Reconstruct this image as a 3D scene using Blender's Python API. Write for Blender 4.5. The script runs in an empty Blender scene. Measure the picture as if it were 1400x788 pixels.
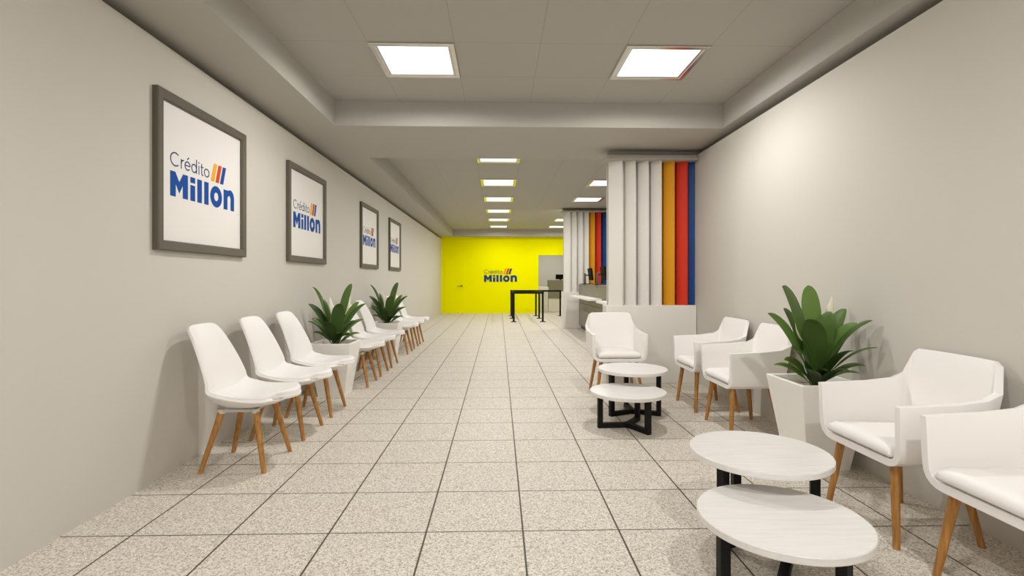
import bpy, bmesh, math, random
from mathutils import Vector, Matrix

S = 1.125                     # eye height in metres; measurements below are multiples of it
F = 700.0                     # focal length in pixels of the 1400 px wide frame
YAW = math.atan(18 / 700)
R = math.radians
scene = bpy.context.scene
COL = scene.collection
random.seed(7)


# ------------------------------------------------------------------ helpers
def link(o, parent=None):
    COL.objects.link(o)
    if parent:
        o.parent = parent
    return o


def obj(name, bm, mats, parent=None, smooth=None, loc=None, rotz=None):
    bmesh.ops.recalc_face_normals(bm, faces=bm.faces)
    return obj_raw(name, bm, mats, parent, smooth, loc, rotz)


def obj_raw(name, bm, mats, parent=None, smooth=None, loc=None, rotz=None):
    me = bpy.data.meshes.new(name)
    bm.to_mesh(me)
    bm.free()
    for m in (mats if isinstance(mats, (list, tuple)) else [mats]):
        me.materials.append(m)
    o = bpy.data.objects.new(name, me)
    link(o, parent)
    if loc:
        o.location = loc
    if rotz is not None:
        o.rotation_euler = (0, 0, rotz)
    if smooth is not None:
        shade(o, smooth)
    return o


def shade(o, angle):
    me = o.data
    bm = bmesh.new()
    bm.from_mesh(me)
    for f in bm.faces:
        f.smooth = True
    for e in bm.edges:
        e.smooth = not (len(e.link_faces) == 2 and e.calc_face_angle(0) > R(angle)) 
    bm.to_mesh(me)
    bm.free()


def bake(o, angle=35):
    """apply the modifiers of a freshly built object into its mesh"""
    dg = bpy.context.evaluated_depsgraph_get()
    dg.update()
    me = bpy.data.meshes.new_from_object(o.evaluated_get(dg))
    old = o.data
    o.modifiers.clear()
    o.data = me
    me.name = old.name
    shade(o, angle)
    return o


def thing(name, label, cat, loc=(0, 0, 0), rotz=0.0, group=None):
    o = bpy.data.objects.new(name, None)
    o.empty_display_size = 0.1
    link(o)
    o.location = loc
    o.rotation_euler = (0, 0, rotz)
    return tag(o, label, cat, group)


def tag(o, label, cat, group=None):
    o['label'] = label
    o['category'] = cat
    if group:
        o['group'] = group
    return o


def struct(name, bm, mats, label, parent=None, smooth=None):
    o = obj(name, bm, mats, parent, smooth)
    o['kind'] = 'structure'
    o['label'] = label
    return o


def copy_tree(root, loc, rotz, label, group=None):
    r = root.copy()
    COL.objects.link(r)
    r.location = loc
    r.rotation_euler = (0, 0, rotz)
    r['label'] = label
    if group:
        r['group'] = group
    for ch in list(root.children):
        c = ch.copy()
        COL.objects.link(c)
        c.parent = r
        for g in list(ch.children):
            d = g.copy()
            COL.objects.link(d)
            d.parent = c
    return r


def box(bm, x0, x1, y0, y1, z0, z1, bevel=0.0, seg=2, mi=0):
    vs = [bm.verts.new((x, y, z)) for x in (x0, x1) for y in (y0, y1) for z in (z0, z1)]
    q = [(0, 1, 3, 2), (4, 6, 7, 5), (0, 4, 5, 1), (2, 3, 7, 6), (0, 2, 6, 4), (1, 5, 7, 3)]
    fs = [bm.faces.new([vs[i] for i in f]) for f in q]
    for f in fs:
        f.material_index = mi
    bmesh.ops.recalc_face_normals(bm, faces=fs)
    if bevel > 0:
        es = list({e for f in fs for e in f.edges})
        r = bmesh.ops.bevel(bm, geom=es, offset=bevel, segments=seg, affect='EDGES', profile=0.5)
        for f in r['faces']:
            f.material_index = mi
    return fs


def boxbm(*a, **k):
    bm = bmesh.new()
    box(bm, *a, **k)
    return bm


def tube(bm, p0, p1, r0, r1, n=12, mi=0, rot=0.0):
    p0, p1 = Vector(p0), Vector(p1)
    d = (p1 - p0).normalized()
    a = Vector((1, 0, 0)) if abs(d.x) < 0.9 else Vector((0, 1, 0))
    u = d.cross(a).normalized()
    v = d.cross(u)
    rings = []
    for p, r in ((p0, r0), (p1, r1)):
        rings.append([bm.verts.new(p + r * (math.cos(2 * math.pi * i / n + rot) * u + math.sin(2 * math.pi * i / n + rot) * v)) for i in range(n)])
    fs = []
    for i in range(n):
        j = (i + 1) % n
        fs.append(bm.faces.new((rings[0][i], rings[0][j], rings[1][j], rings[1][i])))
    fs.append(bm.faces.new(rings[0][::-1]))
    fs.append(bm.faces.new(rings[1]))
    for f in fs:
        f.material_index = mi


def prism(bm, pts, z0, z1, mi=0):
    a = [bm.verts.new((x, y, z0)) for x, y in pts]
    b = [bm.verts.new((x, y, z1)) for x, y in pts]
    n = len(pts)
    fs = [bm.faces.new(a[::-1]), bm.faces.new(b)]
    for i in range(n):
        j = (i + 1) % n
        fs.append(bm.faces.new((a[i], a[j], b[j], b[i])))
    for f in fs:
        f.material_index = mi
    return fs


def lathe(bm, prof, n=32, cx=0, cy=0):
    rings = []
    for r, z in prof:
        if r < 1e-6:
            rings.append([bm.verts.new((cx, cy, z))])
        else:
            rings.append([bm.verts.new((cx + r * math.cos(2 * math.pi * i / n), cy + r * math.sin(2 * math.pi * i / n), z)) for i in range(n)])
    for a, b in zip(rings, rings[1:]):
        for i in range(n):
            j = (i + 1) % n
            vs = [a[i % len(a)], a[j % len(a)], b[j % len(b)], b[i % len(b)]]
            u = []
            for v in vs:
                if v not in u:
                    u.append(v)
            if len(u) > 2:
                bm.faces.new(u)


def grid(bm, rows, mi=0):
    vr = [[bm.verts.new(p) for p in r] for r in rows]
    for a, b in zip(vr, vr[1:]):
        for i in range(len(a) - 1):
            f = bm.faces.new((a[i], a[i + 1], b[i + 1], b[i]))
            f.material_index = mi
    return vr


# ------------------------------------------------------------------ materials
def lin(c):
    return tuple((v / 255 / 12.92 if v <= 10.3 else ((v / 255 + 0.055) / 1.055) ** 2.4) for v in c)


def mat(name, rgb, rough=0.5, metal=0.0, spec=0.5, noise=None, bump=None):
    m = bpy.data.materials.new(name)
    m.use_nodes = True
    nt = m.node_tree
    b = nt.nodes['Principled BSDF']
    b.inputs['Base Color'].default_value = (*rgb, 1)
    b.inputs['Roughness'].default_value = rough
    b.inputs['Metallic'].default_value = metal
    b.inputs['Specular IOR Level'].default_value = spec
    if noise:                                    # (scale, amount, stretch)
        sc, amt, st = noise
        tc = nt.nodes.new('ShaderNodeTexCoord')
        mp = nt.nodes.new('ShaderNodeMapping')
        mp.inputs['Scale'].default_value = st
        nz = nt.nodes.new('ShaderNodeTexNoise')
        nz.inputs['Scale'].default_value = sc
        nz.inputs['Detail'].default_value = 4
        rp = nt.nodes.new('ShaderNodeMapRange')
        rp.inputs['From Min'].default_value = 0.3
        rp.inputs['From Max'].default_value = 0.7
        rp.inputs['To Min'].default_value = 1 - amt
        rp.inputs['To Max'].default_value = 1 + amt
        mx = nt.nodes.new('ShaderNodeVectorMath')
        mx.operation = 'SCALE'
        mx.inputs[0].default_value = rgb
        L = nt.links.new
        L(tc.outputs['Object'], mp.inputs['Vector'])
        L(mp.outputs['Vector'], nz.inputs['Vector'])
        L(nz.outputs['Fac'], rp.inputs['Value'])
        L(rp.outputs['Result'], mx.inputs['Scale'])
        L(mx.outputs['Vector'], b.inputs['Base Color'])
        if bump:
            bp = nt.nodes.new('ShaderNodeBump')
            bp.inputs['Strength'].default_value = bump
            bp.inputs['Distance'].default_value = 0.002
            L(nz.outputs['Fac'], bp.inputs['Height'])
            L(bp.outputs['Normal'], b.inputs['Normal'])
    return m


def line_mask(nt, axis_out, period, phase, width):
    """1 on thin lines repeated along one world axis"""
    L = nt.links.new

    def mth(op, a, b=None):
        n = nt.nodes.new('ShaderNodeMath')
        n.operation = op
        for i, v in enumerate((a, b)):
            if v is None:
                continue
            if isinstance(v, (int, float)):
                n.inputs[i].default_value = v
            else:
                L(v, n.inputs[i])
        return n.outputs[0]
    a = mth('DIVIDE', mth('SUBTRACT', axis_out, phase), period)
    fr = mth('FRACT', mth('ADD', a, 0.5))
    d = mth('ABSOLUTE', mth('SUBTRACT', fr, 0.5))
    return mth('LESS_THAN', d, width / period / 2), mth


def floor_material():
    m = bpy.data.materials.new('speckled_floor_tile')
    m.use_nodes = True
    nt = m.node_tree
    L = nt.links.new
    b = nt.nodes['Principled BSDF']
    g = nt.nodes.new('ShaderNodeNewGeometry')
    sx = nt.nodes.new('ShaderNodeSeparateXYZ')
    L(g.outputs['Position'], sx.inputs[0])
    lx, mth = line_mask(nt, sx.outputs['X'], .3825 * S, .0955 * S, 0.0080)
    ly, _ = line_mask(nt, sx.outputs['Y'], .3843 * S, 2.034 * S, 0.0068)
    grout = mth('MAXIMUM', lx, ly)
    vo = nt.nodes.new('ShaderNodeTexVoronoi')          # crushed stone grains
    vo.inputs['Scale'].default_value = 185
    L(g.outputs['Position'], vo.inputs['Vector'])
    sc_ = nt.nodes.new('ShaderNodeSeparateColor')
    L(vo.outputs['Color'], sc_.inputs[0])
    n1 = nt.nodes.new('ShaderNodeTexNoise')
    n1.inputs['Scale'].default_value = 70
    n1.inputs['Detail'].default_value = 5
    n1.inputs['Roughness'].default_value = 0.75
    L(g.outputs['Position'], n1.inputs['Vector'])
    mixed = mth('ADD', mth('MULTIPLY', sc_.outputs[0], 0.5), mth('MULTIPLY', n1.outputs['Fac'], 0.5))
    r1 = nt.nodes.new('ShaderNodeValToRGB')
    e = r1.color_ramp.elements
    e[0].position, e[0].color = 0.22, (*FLOOR_DARK, 1)
    e[1].position, e[1].color = 0.74, (*FLOOR_LIGHT, 1)
    mid = r1.color_ramp.elements.new(0.42)
    mid.color = (*FLOOR_MID, 1)
    L(mixed, r1.inputs['Fac'])
    mx = nt.nodes.new('ShaderNodeMix')
    mx.data_type = 'RGBA'
    L(grout, mx.inputs['Factor'])
    L(r1.outputs['Color'], mx.inputs['A'])
    mx.inputs['B'].default_value = (0.075, 0.06, 0.042, 1)
    L(mx.outputs['Result'], b.inputs['Base Color'])
    b.inputs['Roughness'].default_value = 0.55
    b.inputs['Specular IOR Level'].default_value = 0.3
    bp = nt.nodes.new('ShaderNodeBump')
    bp.inputs['Strength'].default_value = 0.35
    bp.inputs['Distance'].default_value = 0.003
    inv = mth('SUBTRACT', 1.0, grout)
    L(inv, bp.inputs['Height'])
    L(bp.outputs['Normal'], b.inputs['Normal'])
    return m


def ceiling_material(rgb):
    m = bpy.data.materials.new('ceiling_tile')
    m.use_nodes = True
    nt = m.node_tree
    L = nt.links.new
    b = nt.nodes['Principled BSDF']
    g = nt.nodes.new('ShaderNodeNewGeometry')
    sx = nt.nodes.new('ShaderNodeSeparateXYZ')
    L(g.outputs['Position'], sx.inputs[0])
    lx, mth = line_mask(nt, sx.outputs['X'], .5345 * S, .259 * S, 0.004)
    ly, _ = line_mask(nt, sx.outputs['Y'], .53 * S, 3.165 * S, 0.004)
    joint = mth('MAXIMUM', lx, ly)
    mx = nt.nodes.new('ShaderNodeMix')
    mx.data_type = 'RGBA'
    L(joint, mx.inputs['Factor'])
    mx.inputs['A'].default_value = (*rgb, 1)
    mx.inputs['B'].default_value = (*[c * 0.72 for c in rgb], 1)
    L(mx.outputs['Result'], b.inputs['Base Color'])
    b.inputs['Roughness'].default_value = 0.7
    b.inputs['Specular IOR Level'].default_value = 0.2
    return m


def emit(name, rgb, strength):
    m = bpy.data.materials.new(name)
    m.use_nodes = True
    b = m.node_tree.nodes['Principled BSDF']
    b.inputs['Base Color'].default_value = (0.8, 0.8, 0.8, 1)
    b.inputs['Emission Color'].default_value = (*rgb, 1)
    b.inputs['Emission Strength'].default_value = strength
    return m


def wood_material():
    m = bpy.data.materials.new('oak_leg_wood')
    m.use_nodes = True
    nt = m.node_tree
    L = nt.links.new
    b = nt.nodes['Principled BSDF']
    tc = nt.nodes.new('ShaderNodeTexCoord')
    mp = nt.nodes.new('ShaderNodeMapping')
    mp.inputs['Scale'].default_value = (60, 60, 4)
    nz = nt.nodes.new('ShaderNodeTexNoise')
    nz.inputs['Scale'].default_value = 1.6
    nz.inputs['Detail'].default_value = 5
    rp = nt.nodes.new('ShaderNodeValToRGB')
    rp.color_ramp.elements[0].position = 0.3
    rp.color_ramp.elements[0].color = (0.30, 0.125, 0.022, 1)
    rp.color_ramp.elements[1].position = 0.72
    rp.color_ramp.elements[1].color = (0.52, 0.255, 0.065, 1)
    L(tc.outputs['Object'], mp.inputs['Vector'])
    L(mp.outputs['Vector'], nz.inputs['Vector'])
    L(nz.outputs['Fac'], rp.inputs['Fac'])
    L(rp.outputs['Color'], b.inputs['Base Color'])
    b.inputs['Roughness'].default_value = 0.45
    return m


FLOOR_DARK = (0.32, 0.27, 0.205)
FLOOR_MID = (0.60, 0.55, 0.475)
FLOOR_LIGHT = (0.82, 0.775, 0.70)
M = dict(
    floor=floor_material(),
    wall=mat('beige_wall_paint', (0.595, 0.568, 0.516), 0.75, spec=0.2),
    yellow=mat('yellow_wall_paint', (0.90, 0.868, 0.0), 0.8, spec=0.02),
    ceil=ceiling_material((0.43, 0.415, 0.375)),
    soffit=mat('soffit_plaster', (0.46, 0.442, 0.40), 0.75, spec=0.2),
    white=mat('white_shell_plastic', (0.85, 0.825, 0.80), 0.38, spec=0.4),
    leather=mat('white_armchair_upholstery', (0.87, 0.845, 0.82), 0.5, spec=0.35),
    pad=mat('white_seat_cushion', (0.87, 0.845, 0.82), 0.5, spec=0.3),
    bracket=mat('pale_grey_bracket', (0.62, 0.60, 0.57), 0.45),
    wood=wood_material(),
    black=mat('black_powder_coat', (0.007, 0.0065, 0.006), 0.5, spec=0.2),
    top=mat('pale_stone_table_top', (0.76, 0.74, 0.715), 0.35, spec=0.3, noise=(3.0, 0.05, (2, 22, 22))),
    planter=mat('white_planter_plastic', (0.88, 0.86, 0.825), 0.35, spec=0.4),
    soil=mat('grey_pebble_soil', (0.30, 0.26, 0.21), 0.9, noise=(60, 0.5, (1, 1, 1)), bump=0.6),
    flower=mat('cream_spathe', (0.85, 0.82, 0.66), 0.5),
    frame=mat('taupe_metal_frame', (0.12, 0.105, 0.078), 0.55, spec=0.25),
    sheet=mat('poster_paper', (0.79, 0.765, 0.735), 0.5, spec=0.3),
    logoblue=mat('logo_blue', (0.015, 0.080, 0.33), 0.7, spec=0.08),
    logowall=mat('wall_logo_blue', (0.018, 0.055, 0.21), 0.7, spec=0.05),
    logonavy=mat('logo_navy', (0.025, 0.05, 0.17), 0.7, spec=0.08),
    logograp=mat('logo_thin_grey', (0.10, 0.12, 0.10), 0.7, spec=0.08),
    logoor=mat('logo_amber', (0.80, 0.42, 0.03), 0.7, spec=0.08),
    logored=mat('logo_red', (0.66, 0.07, 0.02), 0.7, spec=0.08),
    slatw=mat('white_slat', (0.74, 0.715, 0.665), 0.5, spec=0.3),
    slato=mat('amber_slat', (0.68, 0.30, 0.008), 0.5, spec=0.3),
    slatr=mat('red_slat', (0.64, 0.035, 0.012), 0.5, spec=0.3),
    slatb=mat('blue_slat', (0.010, 0.058, 0.215), 0.5, spec=0.3),
    pillar=mat('pillar_white_paint', (0.78, 0.755, 0.71), 0.6, spec=0.25),
    desk=mat('taupe_laminate', (0.235, 0.215, 0.165), 0.5, spec=0.3),
    desk_dark=mat('dark_plinth', (0.10, 0.09, 0.07), 0.6),
    ledge=mat('white_counter_ledge', (0.90, 0.88, 0.85), 0.35),
    office=mat('office_wall_paint', (0.70, 0.68, 0.65), 0.75, spec=0.2),
    alu=mat('brushed_aluminium_frame', (0.72, 0.70, 0.66), 0.22, metal=1.0),
    light=emit('panel_diffuser', (1.0, 0.985, 0.96), 1.6),
    screen=mat('black_screen_glass', (0.004, 0.004, 0.004), 0.7, spec=0.1),
    handle=mat('brass_handle', (0.25, 0.21, 0.03), 0.35, metal=0.6),
)


def leaf_material():
    m = bpy.data.materials.new('green_leaf')
    m.use_nodes = True
    nt = m.node_tree
    L = nt.links.new
    b = nt.nodes['Principled BSDF']
    at = nt.nodes.new('ShaderNodeAttribute')
    at.attribute_name = 'tone'
    rp = nt.nodes.new('ShaderNodeValToRGB')
    rp.color_ramp.elements[0].color = (0.030, 0.066, 0.012, 1)
    rp.color_ramp.elements[1].color = (0.17, 0.30, 0.06, 1)
    L(at.outputs['Fac'], rp.inputs['Fac'])
    L(rp.outputs['Color'], b.inputs['Base Color'])
    b.inputs['Roughness'].default_value = 0.38
    b.inputs['Specular IOR Level'].default_value = 0.4
    return m


M['leaf'] = leaf_material()

# ------------------------------------------------------------------ the room shell (metres = S * eye-height units)
ZC = (1 + 1.4635) * S        # recessed ceiling
ZS = (1 + 1.2615) * S        # soffit underside
XL, XR = -1.705 * S, 1.917 * S
YB, YF = -2.6 * S, 15.2 * S  # open end behind the viewer that admits world fill, yellow far wall
XA = 3.3 * S                 # wall of the teller alcove
T = 0.12
YO = 18.0 * S                # back of the office behind the yellow wall

struct('floor', boxbm(XL - .30, XA + T, YB - T, YO + T, -0.1, 0), M['floor'], 'floor of square speckled beige tiles with dark joints')
bm = bmesh.new()
box(bm, XL - .30, XL, YB, YF, 0, 2.200 * S)        # stops short of the soffit: recessed gap added to make the shadow band
box(bm, XL - .30, XL - .20, YB, YF, 2.200 * S, ZC)
struct('wall_left', bm, M['wall'], 'long plain beige wall on the left with framed posters')
bm = bmesh.new()
box(bm, XR, XR + .30, YB, 5.25 * S, 0, 2.206 * S)       # the wall lining stops short of the soffit
box(bm, XR + .22, XR + .30, YB, 5.25 * S, 2.206 * S, ZC)   # recessed gap added and set deep to make the dark band
struct('wall_right', bm, M['wall'], 'plain beige wall on the right behind the armchairs')
bm = bmesh.new()
box(bm, XA, XA + T, 5.13 * S, YO, 0, ZC)
box(bm, XR + .30, XA, 5.13 * S, 5.25 * S, 0, ZC)
struct('wall_alcove', bm, M['wall'], 'beige wall behind the teller counter')
# yellow wall with a door opening on its right
DX0, DX1, DZ = 1.177 * S, 2.15 * S, 1.727 * S
bm = bmesh.new()
y0, y1 = YF, YF + T
box(bm, XL - T, DX0, y0, y1, 0, ZC)
box(bm, DX1, XA, y0, y1, 0, ZC)
box(bm, DX0, DX1, y0, y1, DZ, ZC)
struct('wall_back', bm, M['yellow'], 'bright yellow far wall with the bank logo')
bm = bmesh.new()
box(bm, XL - T, XA + T, YO, YO + T, 0, ZC)
box(bm, 0.2 * S, 0.2 * S + T, YF + T, YO, 0, ZC)
struct('wall_office', bm, M['office'], 'grey wall of the office seen through the opening')

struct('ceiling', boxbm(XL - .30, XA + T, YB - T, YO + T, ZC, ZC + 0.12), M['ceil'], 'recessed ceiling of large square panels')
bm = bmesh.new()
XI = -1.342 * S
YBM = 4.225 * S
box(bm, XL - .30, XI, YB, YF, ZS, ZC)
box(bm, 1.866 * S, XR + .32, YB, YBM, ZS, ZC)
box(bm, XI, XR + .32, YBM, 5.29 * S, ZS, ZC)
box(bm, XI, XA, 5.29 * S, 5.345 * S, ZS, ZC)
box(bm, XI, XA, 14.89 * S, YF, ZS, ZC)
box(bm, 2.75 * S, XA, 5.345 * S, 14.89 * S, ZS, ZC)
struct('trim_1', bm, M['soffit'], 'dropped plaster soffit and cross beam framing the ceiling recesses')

# flush yellow door in the far wall
d = obj('door_1', boxbm(-1.60 * S, -1.02 * S, YF - 0.012, YF, 0.0, 1.78 * S, bevel=0.003), M['yellow'])
d['kind'] = 'structure'
d['label'] = 'flush yellow door set in the yellow wall near the left corner'
bm = bmesh.new()
hy, hz = YF - 0.012, (1 - 0.19) * S
tube(bm, (-1.10 * S, hy, hz), (-1.10 * S, hy - 0.06, hz), 0.012, 0.012, 12)
tube(bm, (-1.095 * S, hy - 0.055, hz), (-1.23 * S, hy - 0.055, hz - 0.012), 0.012, 0.010, 12)
box(bm, -1.125 * S, -1.075 * S, hy - 0.008, hy, hz - 0.03, hz + 0.03, 0.003)
obj('door_handle', bm, M['handle'], d, 40)

# ------------------------------------------------------------------ ceiling light panels
def make_light(label, loc, group):
    t = thing('ceiling_light', label, 'ceiling light', loc, 0, group)
    a, b, zt = 0.2985, 0.243, 0.0
    bm = bmesh.new()
    prof = [(a, 0.0), (a, -0.010), (a - 0.004, -0.014), (b + 0.022, -0.014), (b + 0.016, -0.010), (b + 0.006, -0.010), (b, -0.003), (b, 0.0)]
    loops = []
    for h, z in prof:
        loops.append([bm.verts.new((sx * h, sy * h, z)) for sx, sy in ((-1, -1), (1, -1), (1, 1), (-1, 1))])
    loops.append(loops[0])
    for p, q in zip(loops, loops[1:]):
        for i in range(4):
            j = (i + 1) % 4
            bm.faces.new((p[i], p[j], q[j], q[i]))
    obj('frame', bm, M['alu'], t)
    obj('diffuser', boxbm(-b, b, -b, b, -0.006, -0.001), M['light'], t)
    return t


# light distribution of one panel: candela by angle from straight down
ANG = [0, 20, 30, 40, 50, 55, 60, 65, 70, 75, 78, 81, 83, 85, 87, 90]
CAND = [1000, 1000, 1000, 1000, 940, 880, 780, 640, 480, 340, 270, 220, 170, 90, 20, 0]
ies = bpy.data.texts.new('panel_distribution')
ies.write('IESNA:LM-63-1995\nTILT=NONE\n1 -1 1 %d 1 1 2 0 0 0\n1 1 1\n%s\n0\n%s\n' % (
    len(ANG), ' '.join(str(a) for a in ANG), ' '.join(str(c) for c in CAND)))


def panel_lamp(energy):
    l = bpy.data.lights.new('panel_lamp', 'POINT')
    l.energy = energy
    l.color = (1.0, 0.985, 0.955)
    l.shadow_soft_size = 0.045
    l.use_nodes = True
    nt = l.node_tree
    em = nt.nodes['Emission']
    tx = nt.nodes.new('ShaderNodeTexIES')
    tx.mode = 'INTERNAL'
    tx.ies = ies
    tx.inputs['Strength'].default_value = IES_GAIN
    nt.links.new(tx.outputs['Fac'], em.inputs['Strength'])
    return l


IES_GAIN = 0.0142
SPOT = panel_lamp(50)
SPOT_NEAR = panel_lamp(72)
SPOT_FILL = panel_lamp(88)
SPOT_OFFICE = panel_lamp(75)


def lamp(x, d, data=SPOT):
    o = bpy.data.objects.new('panel_lamp', data)
    COL.objects.link(o)
    o.location = (x * S, d * S, ZC - .05)


DF = [3.432, 0.29]  # second row is unseen, added over the camera as frontal fill
DB = [6.11 + 1.593 * k for k in range(6)]
ordn = ['nearest', 'second', 'third', 'fourth', 'fifth', 'farthest']
GL = 'square ceiling light panels'
L0 = None
front_names = {(0, 0): 'square light panel in the near ceiling recess, the left one in the photo',
               (0, 1): 'square light panel in the near ceiling recess, the right one beside the right wall',
               (1, 0): 'unseen square fill panel added above the camera on the poster side',
               (1, 1): 'unseen square fill panel added above the camera on the armchair side'}
for i, dd in enumerate(DF):
    for j, xx in enumerate((-.541, 1.065)):
        lab = front_names[(i, j)]
        loc = (xx * S, dd * S, ZC)
        lamp(xx, dd, SPOT_NEAR if i == 0 else SPOT_FILL)
        if L0 is None:
            L0 = make_light(lab, loc, GL)
        else:
            copy_tree(L0, loc, 0, lab, GL)
for i, dd in enumerate(DB):
    lamp(-.005, dd)
    lamp(1.62, dd)
    copy_tree(L0, (-.005 * S, dd * S, ZC), 0, '%s square light panel in the middle row over the hall beyond the beam' % ordn[i], GL)
for i, dd in enumerate(DB):
    copy_tree(L0, (1.62 * S, dd * S, ZC), 0, '%s square light panel in the row over the teller counter' % ordn[i], GL)
lamp(1.75, 16.5, SPOT_OFFICE)  # panel put in out of sight to light the office
copy_tree(L0, (1.75 * S, 16.5 * S, ZC), 0, 'unseen square light panel added to light the office behind the yellow wall', GL)

# ------------------------------------------------------------------ logo: words "Credito Millon" with three slanted stripes
def logo_bm(width, depth, thin=1, bold=0, amber=2, red=3, blue=4):
    """in the local XZ plane, x from 0 to width, z up from 0, facing -y"""
    bm = bmesh.new()
    W = width

    def ext(faces_pts, mi, d=depth):
        for pts in faces_pts:
            a = [bm.verts.new((x * W, 0, z * W)) for x, z in pts]
            b = [bm.verts.new((x * W, -d, z * W)) for x, z in pts]
            n = len(pts)
            fs = [bm.faces.new(a), bm.faces.new(b[::-1])]
            for i in range(n):
                j = (i + 1) % n
                fs.append(bm.faces.new((a[j], a[i], b[i], b[j])))
            for f in fs:
                f.material_index = mi

    def ribbon(pts, w, mi, closed=False):
        n = len(pts)
        L_, R_ = [], []
        for i in range(n):
            if closed:
                p, q = pts[i - 1], pts[(i + 1) % n]
            else:
                p, q = pts[max(i - 1, 0)], pts[min(i + 1, n - 1)]
            dx, dz = q[0] - p[0], q[1] - p[1]
            l = math.hypot(dx, dz)
            nx, nz = -dz / l * w / 2, dx / l * w / 2
            L_.append((pts[i][0] + nx, pts[i][1] + nz))
            R_.append((pts[i][0] - nx, pts[i][1] - nz))
        for i in range(n if closed else n - 1):
            j = (i + 1) % n
            ext([[L_[i], R_[i], R_[j], L_[j]]], mi)

    def arc(cx, cz, rx, rz, a0, a1, n=18):
        return [(cx + rx * math.cos(R(a0 + (a1 - a0) * i / n)), cz + rz * math.sin(R(a0 + (a1 - a0) * i / n))) for i in range(n + 1)]

    def rect(x0, x1, z0, z1, mi):
        ext([[(x0, z0), (x1, z0), (x1, z1), (x0, z1)]], mi)
    H = 0.205
    # M
    m = [(0, 0), (.3, 0), (.3, .52), (.5, .17), (.7, .52), (.7, 0), (1, 0), (1, 1), (.72, 1), (.5, .62), (.28, 1), (0, 1)]
    mm = [(x * .236, z * H) for x, z in m]
    for idx in ((0, 1, 2, 10, 11), (2, 3, 9, 10), (3, 4, 8, 9), (4, 5, 6, 7, 8)):
        ext([[mm[k] for k in idx]], bold)
    # i
    rect(.272, .340, 0, .66 * H, bold)
    rect(.272, .340, .76 * H, H, bold)
    rect(.374, .442, 0, H, bold)
    rect(.480, .548, 0, H, bold)
    # o
    ring_o = [(.676 + .099 * math.cos(2 * math.pi * k / 40), .470 * H + .1 * math.sin(2 * math.pi * k / 40)) for k in range(40)]
    ring_i = [(.676 + .036 * math.cos(2 * math.pi * k / 40), .470 * H + .040 * math.sin(2 * math.pi * k / 40)) for k in range(40)]
    for k in range(40):
        j = (k + 1) % 40
        ext([[ring_o[k], ring_o[j], ring_i[j], ring_i[k]]], bold)
    # n
    rect(.806, .874, 0, .93 * H, bold)
    outer = [(.874, .93 * H * .99)] + arc(.930, .58 * H, .070, .40 * H, 100, 0, 14)
    inner = [(.874, .58 * H)] + arc(.905, .52 * H, .029, .17 * H, 120, 0, 14)
    for k in range(len(outer) - 1):
        ext([[inner[k], inner[k + 1], outer[k + 1], outer[k]]], bold)
    ext([[(.934, 0), (1.0, 0), (1.0, .58 * H), (.934, .52 * H)]], bold)
    # thin word on top
    z0 = .248
    cap, xh, w = .118, .080, .0105

    ribbon(arc(.065, z0 + cap / 2, .060, cap / 2 - w / 2, 48, 312, 22), w, thin)
    ribbon([(.145, z0), (.145, z0 + xh)], w, thin)
    ribbon(arc(.176, z0 + xh * .55, .031, xh * .45 - w / 2, 170, 82, 8), w, thin)
    ex, er = .232, .036
    ribbon([(ex - er, z0 + xh * .52), (ex + er, z0 + xh * .52)], w * .85, thin)
    ribbon(arc(ex, z0 + xh / 2, er, xh / 2 - w / 2, 2, 318, 24), w, thin)
    ribbon([(ex - .004, z0 + xh + .013), (ex + .018, z0 + xh + .034)], w, thin)
    dx = .325
    ribbon(arc(dx, z0 + xh / 2, .035, xh / 2 - w / 2, 0, 345, 24), w, thin)
    ribbon([(dx + .037, z0), (dx + .037, z0 + cap + .006)], w, thin)
    ribbon([(.398, z0), (.398, z0 + xh)], w, thin)
    rect(.3915, .4045, z0 + xh + .018, z0 + xh + .031, thin)
    ribbon([(.440, z0 + xh + .026), (.440, z0 + .022)] + arc(.459, z0 + .021, .019, .0165, 180, 290, 8), w, thin)
    ribbon([(.424, z0 + xh - .004), (.468, z0 + xh - .004)], w * .85, thin)
    oc = arc(.519, z0 + xh / 2, .038, xh / 2 - w / 2, 0, 360, 28)[:-1]
    ribbon(oc, w, thin, closed=True)
    # stripes
    for k, mi in enumerate((amber, red, blue)):
        x = .585 + k * .078
        ext([[(x, .232), (x + .056, .232), (x + .108, .402), (x + .052, .402)]], mi)
    bmesh.ops.recalc_face_normals(bm, faces=bm.faces)
    return bm


# ------------------------------------------------------------------ framed posters on the left wall
def make_poster(label, y0):
    wd, ht, b, dp = 0.885 * S, 0.812 * S, 0.052 * S, 0.034
    t = thing('framed_poster', label, 'poster', (XL, (y0 + 0.45) * S, (1 + .148) * S), R(90), 'framed logo posters on the left wall')
    # local x runs along the wall away from the viewer, -y faces the room
    bm = bmesh.new()
    h = wd / 2
    prof = [(0.0, 0.0), (0.0, -dp + .004), (0.006, -dp), (b - .008, -dp + .004), (b, -dp + 0.016), (b, 0.0)]
    loops = []
    for o_, y in prof:
        loops.append([bm.verts.new(p) for p in ((-h + o_, y, o_), (h - o_, y, o_), (h - o_, y, ht - o_), (-h + o_, y, ht - o_))])
    loops.append(loops[0])
    for p, q in zip(loops, loops[1:]):
        for i in range(4):
            j = (i + 1) % 4
            bm.faces.new((p[i], p[j], q[j], q[i]))
    obj('frame', bm, M['frame'], t)
    obj('sheet', boxbm(-h + b, h - b, -0.012, -0.002, b, ht - b), M['sheet'], t)
    lw = .636 * S
    lg = obj_raw('printed_logo', logo_bm(lw, 0.0012), [M['logoblue'], M['logonavy'], M['logoor'], M['logored'], M['logoblue']], t)
    lg.location = (-lw / 2 - .004, -0.012, .287 * S)
    return t


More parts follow.
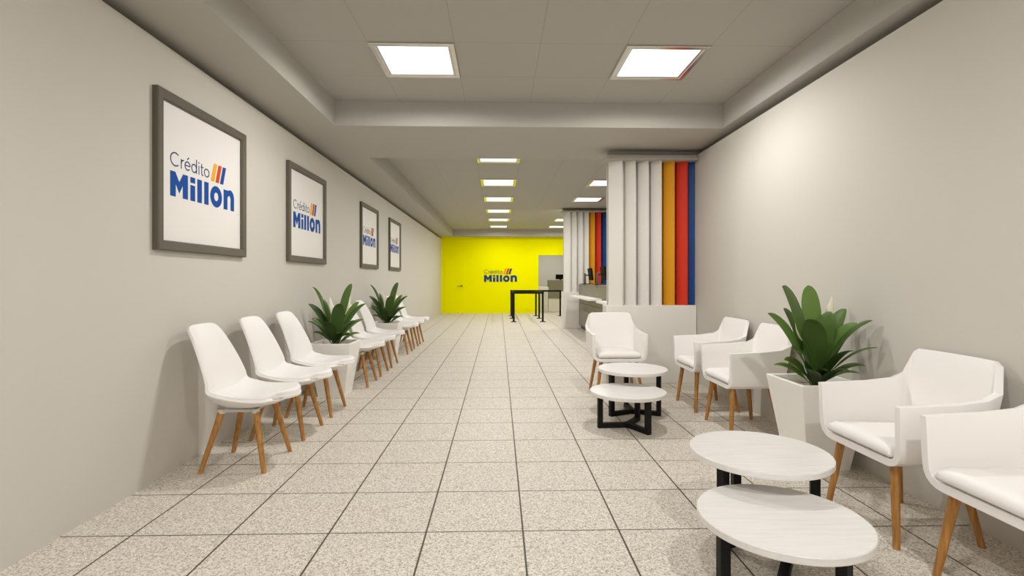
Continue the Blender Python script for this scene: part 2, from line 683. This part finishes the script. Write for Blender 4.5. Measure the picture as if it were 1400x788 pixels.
starts = [2.556, 4.137, 6.308, 7.94]
plab = ['largest-looking framed logo poster, alone on the wall above the nearest white shell chair',
        'framed logo poster above the first potted plant, second of four from the camera',
        'framed logo poster on the left wall, nearer of the pair above the second potted plant',
        'framed logo poster closest to the yellow wall, narrowest of the four in the photo']
P0 = make_poster(plab[0], starts[0])
for lb, y in zip(plab[1:], starts[1:]):
    copy_tree(P0, (XL, (y + 0.45) * S, (1 + .148) * S), R(90), lb)

# logo on the yellow wall
lw = .975 * S
lg = obj_raw('wall_logo', logo_bm(lw, 0.015), [M['logowall'], M['logograp'], M['logoor'], M['logored'], M['logonavy']])
lg.location = (-.437 * S, YF, (1 - .064) * S)
tag(lg, 'blue bank logo lettering with three slanted stripes on the yellow wall', 'sign')

# ------------------------------------------------------------------ shell chairs along the left wall
def catmull(rows, n):
    out = []
    m = len(rows)
    for i in range(m - 1):
        p0, p1, p2, p3 = rows[max(i - 1, 0)], rows[i], rows[i + 1], rows[min(i + 2, m - 1)]
        for k in range(n):
            t = k / n
            out.append(tuple(0.5 * (2 * b + (c - a) * t + (2 * a - 5 * b + 4 * c - d) * t * t + (3 * b - a - 3 * c + d) * t ** 3) for a, b, c, d in zip(p0, p1, p2, p3)))
    out.append(rows[-1])
    return out


# x, z, half width, forward rounding, rim rise, forward wrap, corner drop
SHELL = [(.318, .428, .150, .075, .000, .0, 0),
         (.285, .426, .190, .070, .006, .0, 0),
         (.215, .400, .216, .035, .030, .0, 0),
         (.120, .381, .230, .012, .052, .0, 0),
         (.020, .374, .235, .000, .070, .0, 0),
         (-.070, .384, .235, .0, .080, .004, 0),
         (-.132, .427, .230, .0, .056, .022, 0),
         (-.168, .500, .220, .0, .026, .050, 0),
         (-.198, .600, .205, .0, .008, .050, 0),
         (-.231, .700, .186, .0, .0, .042, 0),
         (-.264, .790, .164, .0, .0, .030, .003),
         (-.286, .838, .149, .0, .0, .022, .008),
         (-.293, .853, .136, .0, .0, .020, .012)]
VS = [-1, -.94, -.82, -.62, -.4, -.2, 0, .2, .4, .62, .82, .94, 1]


def shell_pt(r, v, wk=1.0, up=0.0):
    x, z, w, fc, rise, wrap, drop = r
    u = abs(v) * wk
    return (x - fc * u ** 2 + wrap * u ** 2.2, v * w * wk, z + rise * u ** 4 - drop * u ** 6 + up)


def make_shell_chair(label, loc, group):
    t = thing('shell_chair', label, 'chair', loc, 0, group)
    rows = catmull(SHELL, 3)
    bm = bmesh.new()
    grid(bm, [[shell_pt(r, v) for v in VS] for r in rows])
    s = obj('seat_shell', bm, M['white'], t)
    md = s.modifiers.new('s', 'SOLIDIFY')
    md.thickness, md.offset = 0.016, -1
    md = s.modifiers.new('b', 'BEVEL')
    md.width, md.segments, md.limit_method, md.angle_limit = 0.005, 2, 'ANGLE', R(50)
    bake(s, 50)
    zs = [v.co.z for v in s.data.vertices]
    # loose cushion lying in the seat
    bm = bmesh.new()
    prow = [r for r in rows if r[0] > -.145 or r[1] < .46]
    prow = [r for r in prow if r[1] < .462]
    n = len(prow)
    up, lo = [], []
    for i, r in enumerate(prow):
        f = i / (n - 1)
        e = min(1, .12 + f / .14, (1 - f) / .16)
        e = math.sqrt(max(0, 1 - (1 - e) ** 2))
        if i == 0:
            r = (r[0] - .004,) + tuple(r[1:])
        ru, rl = [], []
        for v in VS:
            ev = min(1, (1 - abs(v)) / .22)
            ev = math.sqrt(max(0, 1 - (1 - ev) ** 2))
            ru.append(shell_pt(r, v, .985, .008 + (.022 + .022 * math.sin(math.pi * min(1, f * 1.25)) ** 2 * (1 - .6 * v * v) if f < .8 else .022) * e * ev))
            rl.append(shell_pt(r, v, .985, -.006))
        up.append(ru)
        lo.append(rl)
    a = grid(bm, up)
    b = grid(bm, lo)
    m_ = len(VS)
    ring = [(i, 0) for i in range(n)] + [(n - 1, j) for j in range(1, m_)] + [(i, m_ - 1) for i in range(n - 2, -1, -1)] + [(0, j) for j in range(m_ - 2, 0, -1)]
    for p, q in zip(ring, ring[1:] + ring[:1]):
        bm.faces.new((a[p[0]][p[1]], a[q[0]][q[1]], b[q[0]][q[1]], b[p[0]][p[1]]))
    obj('seat_cushion', bm, M['pad'], t, 60)
    # under-frame and legs
    bm = bmesh.new()
    zt, zb = .358, .340
    for sy in (-1, 1):
        box(bm, -.115, .115, sy * .118 - .016, sy * .118 + .016, zb, zt, .004)
        box(bm, sy * .10 - .016, sy * .10 + .016, -.118, .118, zb + .008, zt, .004)
        for sx in (-1, 1):
            tube(bm, (sx * .096 + .010, sy * .122, zt - .002), (sx * .099 + .010, sy * .125, .334), .024, .0215, 16)
    obj('under_frame', bm, M['bracket'], t, 40)
    for sx in (-1, 1):
        for sy in (-1, 1):
            bm = bmesh.new()
            tube(bm, (sx * .183 + .001, sy * .187, 0), (sx * .099 + .010, sy * .124, .348), .0135, .0195, 16)
            for v in bm.verts:
                if v.co.z < .05:
                    v.co.z = 0.0
            obj('leg', bm, M['wood'], t, 50)
    return t


chairD = [2.842, 3.377, 3.907, 4.938, 5.467, 5.995, 7.022, 7.562, 8.10]
clab = ['white shell chair with tapered wooden legs nearest the camera, first of the left row',
        'white shell chair in the middle of the three nearest ones along the left wall',
        'white shell chair standing just before the first left potted plant',
        'white shell chair standing just beyond the first left potted plant',
        'white shell chair in the middle of the three between the two left potted plants',
        'white shell chair standing just before the second left potted plant',
        'white shell chair standing just beyond the second left potted plant',
        'white shell chair second from the yellow wall in the row along the left wall',
        'white shell chair farthest along the left wall, closest to the yellow wall']
XCH = -1.376 * S
GC = 'white shell chairs in a row along the left wall'
C0 = make_shell_chair(clab[0], (XCH, chairD[0] * S, 0), GC)
for lb, d_ in zip(clab[1:], chairD[1:]):
    copy_tree(C0, (XCH, d_ * S, 0), 0, lb)

# ------------------------------------------------------------------ armchairs
def make_armchair(label, loc, rotz, group):
    t = thing('armchair', label, 'armchair', loc, rotz, group)
    # base xy, top xy, top z, inset direction
    half = [((.200, .262), (.208, .268), .600, (0, -1)),
            ((.100, .264), (.105, .269), .604, (0, -1)),
            ((-.030, .264), (-.035, .269), .609, (.1, -1)),
            ((-.130, .258), (-.165, .266), .624, (.3, -.95)),
            ((-.172, .248), (-.232, .262), .652, (.6, -.8)),
            ((-.200, .220), (-.276, .220), .758, (.85, -.5)),
            ((-.206, .190), (-.282, .192), .776, (1, -.2)),
            ((-.210, .090), (-.286, .095), .778, (1, 0))]
    mid = ((-.210, 0), (-.287, 0), .778, (1, 0))
    st = half + [mid] + [((a[0], -a[1]), (b[0], -b[1]), z, (i[0], -i[1])) for a, b, z, i in half[::-1]]
    zb = .335
    bm = bmesh.new()
    cols = []
    for a, b, zt, ins in st:
        c = []
        for z, k in ((zb, .085), (zb + .003, .060), (zb + .012, .036), (zb + .029, .016), (zb + .055, .004), (.43, 0), (.43 + (zt - .43) * .5, 0), (zt, 0)):
            f = (z - zb) / (zt - zb)
            c.append((a[0] + (b[0] - a[0]) * f + ins[0] * k, a[1] + (b[1] - a[1]) * f + ins[1] * k, z))
        cols.append(c)
    vr = grid(bm, cols)
    n = len(vr)
    for i in range(n // 2 - 1):
        bm.faces.new((vr[i][0], vr[i + 1][0], vr[n - 2 - i][0], vr[n - 1 - i][0]))
    k = n // 2
    bm.faces.new((vr[k - 1][0], vr[k][0], vr[k + 1][0]))
    s = obj('shell', bm, M['leather'], t)
    md = s.modifiers.new('s', 'SOLIDIFY')
    md.thickness, md.offset = 0.030, -1
    md = s.modifiers.new('b', 'BEVEL')
    md.width, md.segments, md.limit_method, md.angle_limit = 0.006, 2, 'ANGLE', R(50)
    bake(s, 22)
    bm = bmesh.new()
    nx, ny = 12, 12
    up, lo = [], []
    X0, X1, HY = -.168, .206, .205
    for i in range(nx + 1):
        f = i / nx
        x = X0 + (X1 - X0) * (0.5 - 0.5 * math.cos(math.pi * f))
        ru, rl = [], []
        for j in range(ny + 1):
            g = -math.cos(math.pi * j / ny)
            e = min(1, (x - X0) / .03, (X1 - x) / .035, (1 - abs(g)) * HY / .03)
            e = math.sqrt(max(0, 1 - (1 - e) ** 2))
            taper = 1 - .14 * max(0, (.0 - x)) / .17
            ru.append((x, g * HY * taper, .388 + .036 * e + .008 * (1 - g * g) * e))
            rl.append((x, g * HY * taper, .388 - .021 * e))
        up.append(ru)
        lo.append(rl)
    grid(bm, up)
    grid(bm, lo)
    bmesh.ops.remove_doubles(bm, verts=bm.verts, dist=1e-5)
    obj('seat_cushion', bm, M['pad'], t, 60)
    for sx in (-1, 1):
        for sy in (-1, 1):
            bm = bmesh.new()
            tx = .150 if sx > 0 else -.125
            tube(bm, (sx * .183, sy * .2195, 0), (tx, sy * .168, .350), .0135, .0195, 14)
            for v in bm.verts:
                if v.co.z < .05:
                    v.co.z = 0.0
            obj('leg', bm, M['wood'], t, 50)
    return t


XAR = 1.6385 * S
GA = 'white armchairs of the lounge area'
A0 = make_armchair('white armchair with wooden legs next to the right potted plant, whole in view', (XAR, 2.058 * S, 0), math.pi, GA)
copy_tree(A0, (XAR, 1.495 * S, 0), math.pi, 'white armchair cut off by the right edge of the photo, nearest the camera')
copy_tree(A0, (XAR, 3.413 * S, 0), math.pi, 'white armchair against the right wall just beyond the right potted plant')
copy_tree(A0, (XAR, 4.0 * S, 0), math.pi, 'white armchair against the right wall, closest to the slatted screen')
copy_tree(A0, (1.03 * S, 4.505 * S, 0), -math.pi / 2, 'white armchair facing the camera in front of the slatted screen')

# ------------------------------------------------------------------ round coffee tables
def make_table(name, label, loc, height, legang, rad, group):
    t = thing(name, label, 'coffee table', loc, 0, group)
    th = .027
    bm = bmesh.new()
    lathe(bm, [(0, height - th), (rad - .003, height - th), (rad, height - th + .003), (rad, height - .003), (rad - .003, height), (0, height)], 64)
    obj('tabletop', bm, M['top'], t, 40)
    hw = .0185
    rl = .19 * S
    for a in legang:
        bm = bmesh.new()
        box(bm, rl - hw, rl + hw, -hw, hw, 0.0, height - th, .0015, 1)
        box(bm, 0.012, rl - hw + .001, -hw, hw, 0, 2 * hw, .0015, 1)
        box(bm, 0.012, rl - hw + .001, -hw, hw, height - th - .02, height - th, .0015, 1)
        bm.transform(Matrix.Rotation(R(a), 4, 'Z'))
        obj('leg', bm, M['black'], t)
    bm = bmesh.new()
    prism(bm, [(.032 * math.cos(2 * math.pi * i / 6), .032 * math.sin(2 * math.pi * i / 6)) for i in range(6)], 0, 2 * hw)
    obj('hub', bm, M['black'], t)
    bm = bmesh.new()
    prism(bm, [(.032 * math.cos(2 * math.pi * i / 6), .032 * math.sin(2 * math.pi * i / 6)) for i in range(6)], height - th - .02, height - th)
    obj('mounting_plate', bm, M['black'], t)
    return t


HI, LO = .339 * S, .249 * S
GT = 'round nesting coffee tables of the lounge'
T3 = make_table('coffee_table', 'taller round stone-top table in front of the armchair facing the camera', (1.0 * S, 3.807 * S, 0), HI, (204, 336, 90), .254 * S, GT)
T4 = make_table('coffee_table', 'lower round stone-top table of the far pair, tucked under the taller one', (.873 * S, 3.449 * S, 0), LO, (183, 298, 55), .253 * S, GT)
copy_tree(T3, (1.008 * S, 1.962 * S, 0), 0, 'taller round stone-top table of the near pair, beside the right potted plant')
copy_tree(T4, (.898 * S, 1.607 * S, 0), 0, 'lower round stone-top table nearest the camera, cut by the bottom edge')

# ------------------------------------------------------------------ potted plants
PW, PB, PH = .178 * S, .112 * S, .458 * S
PC = Vector((1.722 * S, 2.742 * S, 0))
PCL = Vector((-1.43 * S, 4.515 * S, 0))


def unproj(px, py, D):
    """point seen at a pixel of the photograph at depth D (metres)"""
    xc, c, s_ = (px - 700) / F, math.cos(YAW), math.sin(YAW)
    k = D / (c - xc * s_)
    return Vector((k * (xc * c + s_), D, S - (py - 382.5) / F * k))


# tip pixel in the photograph, depth offset from the pot (in S), width, tone with the leaf's light or shade painted in
LEAVES = [(1069, 391.5, -.06, .125, .38), (1104.5, 390.5, .06, .135, .80), (1113, 437, -.20, .150, .22), (1136, 426.5, -.04, .115, .42),
          (1157, 423, -.01, .085, .60), (1192.8, 438.6, -.22, .105, .18), (1172, 442.5, -.10, .085, .68), (1200, 475.8, -.24, .040, .55),
          (1183, 500.5, -.17, .050, .30), (1167, 480.5, -.24, .085, .08), (1161.5, 508, -.23, .075, .03), (1083, 476, -.22, .100, .10),
          (1072, 492, -.08, .060, .60), (1049.5, 428.7, -.04, .075, .62), (1071, 421.8, .05, .075, .58), (1111, 510.5, -.22, .085, .03),
          (1058, 499, -.02, .030, .80), (1175, 511, -.18, .04, .5), (1130, 508, -.20, .06, .12)]
FLOWERS = [(1138, 404.5, .03), (1088, 427, .02)]


LEAVES_LEFT = [(481.5, 388.5, .02, 0.103, .45), (463, 415.5, -.19, 0.129, .20), (441, 409.5, -.08, 0.090, .10), (427.5, 392.5, .16, 0.034, .40),
               (421.3, 416, -.08, 0.065, .04), (426, 436, -.06, 0.065, .40), (420.7, 440, -.14, 0.026, .05), (428, 455, -.16, 0.065, .08),
               (491, 413, .10, 0.073, .65), (500, 415.5, .02, 0.052, .25), (497, 437, .05, 0.047, .50), (486.5, 440, -.14, 0.077, .12),
               (447, 441, -.23, 0.090, .05), (479, 458, -.20, 0.069, .05), (492, 456, .0, 0.030, .6), (463, 456, -.20, 0.073, .10)]
FLOWERS_LEFT = [(451, 406, .06), (479, 404, .12)]


def make_plant(label, loc, rotz, group, pc=PC, leaves=LEAVES, flowers=FLOWERS):
    t = thing('potted_plant', label, 'plant', loc, rotz, group)
    w = .02
    bm = bmesh.new()
    prof = [(PB, 0), (PW, PH - .004), (PW - .003, PH), (PW - w, PH), (PW - w - .004, PH - .004), (PW - w - .012, PH - .09)]
    loops = [[bm.verts.new((sx * h, sy * h, z)) for sx, sy in ((-1, -1), (1, -1), (1, 1), (-1, 1))] for h, z in prof]
    for p, q in zip(loops, loops[1:]):
        for i in range(4):
            j = (i + 1) % 4
            bm.faces.new((p[i], p[j], q[j], q[i]))
    bm.faces.new(loops[0])
    bm.faces.new(loops[-1])
    pot = obj('planter', bm, M['planter'], t)
    hs = PW - w - .010
    bm = bmesh.new()
    rnd = random.Random(3)
    nn = 14
    grid(bm, [[(-hs + 2 * hs * i / nn, -hs + 2 * hs * j / nn, PH - .052 + (rnd.uniform(-.006, .008) if 0 < i < nn and 0 < j < nn else -.004)) for i in range(nn + 1)] for j in range(nn + 1)])
    obj('soil', bm, M['soil'], pot, 60)
    bm = bmesh.new()
    tone = bm.verts.layers.float.new('tone')
    base = Vector((0, 0, PH - .05))
    rnd = random.Random(11)
    for px, py, dd, wd, tn in leaves:
        D = pc.y + dd * S
        tip = unproj(px, py, D) - pc
        hd = Vector((tip.x, tip.y, 0))
        ln = max(hd.length, .02)
        hdir = hd / ln
        b0 = base + hdir * .018 + Vector((rnd.uniform(-.01, .01), rnd.uniform(-.01, .01), 0))
        rise = tip.z - base.z
        c1 = b0 + Vector((hdir.x * ln * .22, hdir.y * ln * .22, max(rise * .55, .07)))
        c2 = b0 + Vector((hdir.x * ln * .58, hdir.y * ln * .58, max(rise * .93, rise * .8 + .05)))
        side = Vector((-hdir.y, hdir.x, 0))
        N = 16
        rows, sides = [], []
        for i in range(N + 1):
            u = i / N
            p = (1 - u) ** 3 * b0 + 3 * (1 - u) ** 2 * u * c1 + 3 * (1 - u) * u * u * c2 + u ** 3 * tip
            dp = 3 * (1 - u) ** 2 * (c1 - b0) + 6 * (1 - u) * u * (c2 - c1) + 3 * u * u * (tip - c2)
            tg = dp.normalized()
            vx = Vector((-tg.z, 0, tg.x))
            r_ = .64 * abs(hdir.x) * min(1, u * 2.5)
            sd = (side * (1 - r_) + vx * r_)
            sd = (sd - tg * sd.dot(tg)).normalized()
            nrm = sd.cross(tg)
            sides.append(sd)
            if u < .14:
                h = .006
            else:
                q = (u - .14) / .86
                h = .005 * (1 - q) + .92 * (wd / 2) * (q ** .55 * (1 - q) ** .68) / .424
            h = max(h, .0012)
            rows.append([p + sd * (h * s_) + nrm * (-.16 * h * (1 - abs(s_))) for s_ in (-1, -.5, 0, .5, 1)])
        vt = [[bm.verts.new(p) for p in r] for r in rows]
        vb = [[bm.verts.new(Vector(p) - sides[i].cross((Vector(rows[min(i + 1, N)][2]) - Vector(rows[max(i - 1, 0)][2])).normalized()) * .0022) for p in r] for i, r in enumerate(rows)]
        for r in vt + vb:
            for v in r:
                v[tone] = tn
        for i in range(N):
            for j in range(4):
                bm.faces.new((vt[i][j], vt[i][j + 1], vt[i + 1][j + 1], vt[i + 1][j]))
                bm.faces.new((vb[i][j], vb[i + 1][j], vb[i + 1][j + 1], vb[i][j + 1]))
            bm.faces.new((vt[i][0], vt[i + 1][0], vb[i + 1][0], vb[i][0]))
            bm.faces.new((vt[i][4], vb[i][4], vb[i + 1][4], vt[i + 1][4]))
        bm.faces.new([vt[N][j] for j in range(5)] + [vb[N][j] for j in range(4, -1, -1)])
    obj('foliage', bm, M['leaf'], t, 60)
    for px, py, dd in flowers:
        tip = unproj(px, py, pc.y + dd * S) - pc
        b0 = base + Vector((tip.x * .1, tip.y * .1, 0))
        st = b0.lerp(tip, .62)
        bm = bmesh.new()
        tube(bm, b0, st, .005, .004, 8, 1)
        ax = (tip - st).normalized()
        sd = ax.cross(Vector((0, 1, 0))).normalized()
        fr = sd.cross(ax)
        rows = []
        for i in range(11):
            u = i / 10
            h = max(.034 * math.sin(math.pi * (u * .94 + .04)) ** .8 * (1 - .55 * u), .001)
            c = st.lerp(tip, u)
            rows.append([c + sd * (h * math.cos(R(a))) + fr * (h * .7 * math.sin(R(a))) for a in range(0, 360, 40)])
        vt = [[bm.verts.new(p) for p in r] for r in rows]
        for i in range(10):
            for j in range(9):
                k = (j + 1) % 9
                bm.faces.new((vt[i][j], vt[i][k], vt[i + 1][k], vt[i + 1][j]))
        bm.faces.new(vt[0])
        bm.faces.new(vt[-1])
        obj('flower', bm, [M['flower'], M['leaf']], t, 60)
    return t


GP = 'broad-leaved plants in white tapered planters'
PL0 = make_plant('green plant in a white tapered planter between armchairs on the right wall', tuple(PC), 0, GP)
PL1 = make_plant('green plant in a white tapered planter, nearer of the two along the left wall', tuple(PCL), 0, GP, PCL, LEAVES_LEFT, FLOWERS_LEFT)
copy_tree(PL1, (PCL.x, 6.575 * S, 0), 0, 'green plant in a white tapered planter, farther of the two along the left wall')

# ------------------------------------------------------------------ slatted screens
def make_screen(label, x0, y0, ztop, nfull, xend, group):
    """x0 left edge of the base, y0 front face of the base, all in S"""
    t = thing('slatted_screen', label, 'screen', (x0 * S, y0 * S, 0), 0, group)
    wend = (xend - x0) * S
    zb = .751 * S
    dp = .165 * S
    obj('base', boxbm(0, wend, 0, dp, 0, zb, .003), M['pillar'], t)
    per = .1268 * S
    xs = .038 * S
    ang = R(30)
    cols = ['slatw'] * 4 + ['slato', 'slatr', 'slatb']
    names = [None] * 4 + ['amber slat', 'red slat', 'blue slat']
    # board seen in plan: rear left edge to front right edge, with a squared front face
    for i in range(7):
        xa = xs + i * per
        if xa > wend - .02:
            break
        xb = min(xa + per * .99, wend - .001)
        f = (xb - xa) / (per * .99)
        xl = xa + (.30 * per if i else 0)                                    # open slot left of every board
        th = .022
        yb_, yf = .080, .012
        if xb - xl < .06:
            yf = .055
        pts = [(xl, yb_), (xb - th, yf), (xb, yf), (xb, yf + th), (xb - th * .7, yf + th), (xl + .012, yb_ + th)]
        if i:                                                  # folded rear flange of the board
            pts += [(xl + .012, .162), (xa, .162), (xa, .150), (xl, .150)]
        if xb - xl < .06:
            pts = [(xa + .006, .10), (xb - .006, yf), (xb, yf), (xb, yf + th), (xa + .006, .10 + th)]
        bm = bmesh.new()
        prism(bm, pts, zb, ztop * S)
        o = obj('slat', bm, M[cols[i]], t)
        if names[i]:
            o['label'] = names[i]
    obj('backing', boxbm(xs, wend, .165, .178, zb, ztop * S), M['slatw'], t)
    return t, wend, dp


s1, w1, d1 = make_screen('slatted screen of white, amber, red and blue boards behind the facing armchair', 1.032, 4.905, 2.150, 7, 1.912, 'slatted colour screens')
bm = bmesh.new()
box(bm, -.015 * S, w1, -.045 * S, d1, 2.150 * S, 2.175 * S, .004)
box(bm, .005 * S, w1, -.035 * S, d1, 2.175 * S, 2.195 * S, .003)
box(bm, .045 * S, w1, .10 * S, d1, 2.195 * S, 2.2615 * S)
obj('crown', bm, M['soffit'], s1)
s2, w2, d2 = make_screen('slatted colour screen beyond the teller counter, farther of the two', 1.30, 10.45, 2.385, 7, 2.30, 'slatted colour screens')
bm = bmesh.new()
box(bm, -.015 * S, w2, -.045 * S, d2, 2.385 * S, 2.410 * S, .004)
box(bm, .02 * S, w2, .10 * S, d2, 2.410 * S, 2.4635 * S)
obj('crown', bm, M['soffit'], s2)

# ------------------------------------------------------------------ teller counter and monitors
CX0, CX1, CY0, CY1, CZ = 1.64 * S, 2.15 * S, 5.9 * S, 10.43 * S, .912 * S
t = thing('teller_counter', 'taupe teller counter running between the two slatted screens', 'counter', (CX0, CY0, 0))
lx, ly = CX1 - CX0, CY1 - CY0
bm = bmesh.new()
n = 6
for k in range(n):
    a, b = ly * k / n, ly * (k + 1) / n
    box(bm, 0, lx, a + .002, b - .002, .10, .60, .003)
    box(bm, 0, lx, a + .002, b - .002, .604, CZ - .02, .003)
obj('body', bm, M['desk'], t)
obj('plinth', boxbm(.05, lx - .03, .01, ly - .01, 0, .10), M['desk_dark'], t)
obj('top', boxbm(-.005, lx + .01, 0, ly, CZ - .02, CZ, .003), M['desk'], t)
for a, b in ((8.1, 10.28), (6.1, 7.46)):
    lo = a * S - CY0
    hi = b * S - CY0
    obj('ledge', boxbm(-.22 * S, .02, lo, hi, .69 * S - .035, .69 * S, .004), M['ledge'], t)


def make_monitor(label, x, y):
    t = thing('computer_monitor', label, 'monitor', (x, y, CZ), 0, 'monitors on the teller counter')
    obj('base', boxbm(-.10, .12, -.11, .11, 0, .014, .004), M['black'], t)
    obj('post', boxbm(-.05, -.012, -.025, .025, .012, .235, .004), M['frame'], t)
    bm = bmesh.new()
    tube(bm, (-.02, 0, .19), (.075, 0, .20), .012, .012, 10)
    obj('arm', bm, M['black'], t, 40)
    bm = bmesh.new()
    box(bm, -.016, .016, -.21, .21, -.13, .13, .006)
    bm.transform(Matrix.Translation((.088, 0, .215)) @ Matrix.Rotation(R(-7), 4, 'Y'))
    obj('display', bm, M['screen'], t)
    return t


m0 = make_monitor('black monitor on a post, farther of the two on the teller counter', 1.675 * S, 9.75 * S)
copy_tree(m0, (1.675 * S, 8.52 * S, CZ), 0, 'black monitor on a post, nearer of the two on the teller counter')

# ------------------------------------------------------------------ office desk behind the opening
t = thing('office_counter', 'grey office counter with a white ledge seen through the opening', 'counter', (1.55 * S, 15.9 * S, 0))
W_ = .95 * S
obj('base', boxbm(0, W_, .04, .5, 0, .42 * S, .004), M['pillar'], t)
obj('body', boxbm(-.0, W_, 0, .5, .42 * S, .985 * S, .004), M['desk'], t)
obj('ledge', boxbm(-.42 * S, -.002, .02, .48, .66 * S, .775 * S, .006), M['ledge'], t)
obj('ledge_support', boxbm(-.40 * S, -.01, .08, .42, 0, .66 * S, .004), M['pillar'], t)
t = thing('office_monitor', 'black monitor standing on the grey office counter', 'monitor', (1.95 * S, 16.15 * S, .985 * S))
obj('display', boxbm(-.17, .22, -.015, .015, .03, .20, .006), M['screen'], t)
obj('stand', boxbm(-.03, .03, -.02, .04, 0, .06, .003), M['black'], t)

# ------------------------------------------------------------------ queue barrier posts
RZ = .715 * S


def make_post(label, x, y, belts, name='queue_post'):
    t = thing(name, label, 'queue post', (x * S, y * S, 0), 0, 'black queue barrier posts')
    bm = bmesh.new()
    lathe(bm, [(0, 0), (.085, 0), (.085, .008), (.06, .016), (.03, .024), (0, .026)], 28)
    obj('base', bm, M['black'], t, 40)
    bm = bmesh.new()
    lathe(bm, [(0, .02), (.026, .02), (.026, RZ - .07), (.031, RZ - .068), (.031, RZ - .002), (.029, RZ), (0, RZ)], 20)
    obj('pole', bm, M['black'], t, 40)
    for dx, dy in belts:
        dx, dy = dx * S, dy * S
        L_ = math.hypot(dx, dy)
        bm = boxbm(.024, L_ - .034, -.012, .012, RZ - .058, RZ - .002, .002)
        bm.transform(Matrix.Rotation(math.atan2(dy, dx), 4, 'Z'))
        obj('belt', bm, M['black'], t)
    return t


make_post('black queue post at the open corner nearest the camera', .352, 12.09, [(.688, 0), (-.002, 1.04)])
make_post('black queue post of the nearest row, beside the teller counter end', 1.04, 12.09, [(-.005, 1.04)])
make_post('black queue post second from the camera in the row beside the logo', .35, 13.13, [(-.01, .93)])
make_post('black queue post second from the camera in the row before the office opening', 1.035, 13.13, [(-.015, .93)])
make_post('black queue post nearest the yellow wall below the logo', .34, 14.06, [(.68, 0)])
make_post('black queue post nearest the yellow wall beside the office opening', 1.02, 14.06, [(.67, 0)])
make_post('black queue post in front of the office counter, next to the far screen', 1.69, 14.06, [])

# ------------------------------------------------------------------ camera, world, view
cam = bpy.data.cameras.new('camera')
cam.sensor_width = 36
cam.lens = 36 * F / 1400
cam.shift_y = -11.5 / 1400
cam.clip_start = 0.02
co = bpy.data.objects.new('camera', cam)
COL.objects.link(co)
co.location = (0, 0, S)
co.rotation_euler = (R(90), 0, -YAW)
scene.camera = co

w = bpy.data.worlds.new('world')
w.use_nodes = True
w.node_tree.nodes['Background'].inputs['Color'].default_value = (1.0, 0.98, 0.95, 1)
w.node_tree.nodes['Background'].inputs['Strength'].default_value = 1.1
scene.world = w

scene.view_settings.view_transform = 'Standard'
scene.view_settings.look = 'None'
scene.view_settings.gamma = 1
scene.view_settings.use_curve_mapping = False
scene.view_settings.exposure = 0.0
cy = scene.cycles
cy.use_denoising = True
cy.max_bounces = 10
cy.diffuse_bounces = 7
cy.glossy_bounces = 4
cy.sample_clamp_indirect = 6
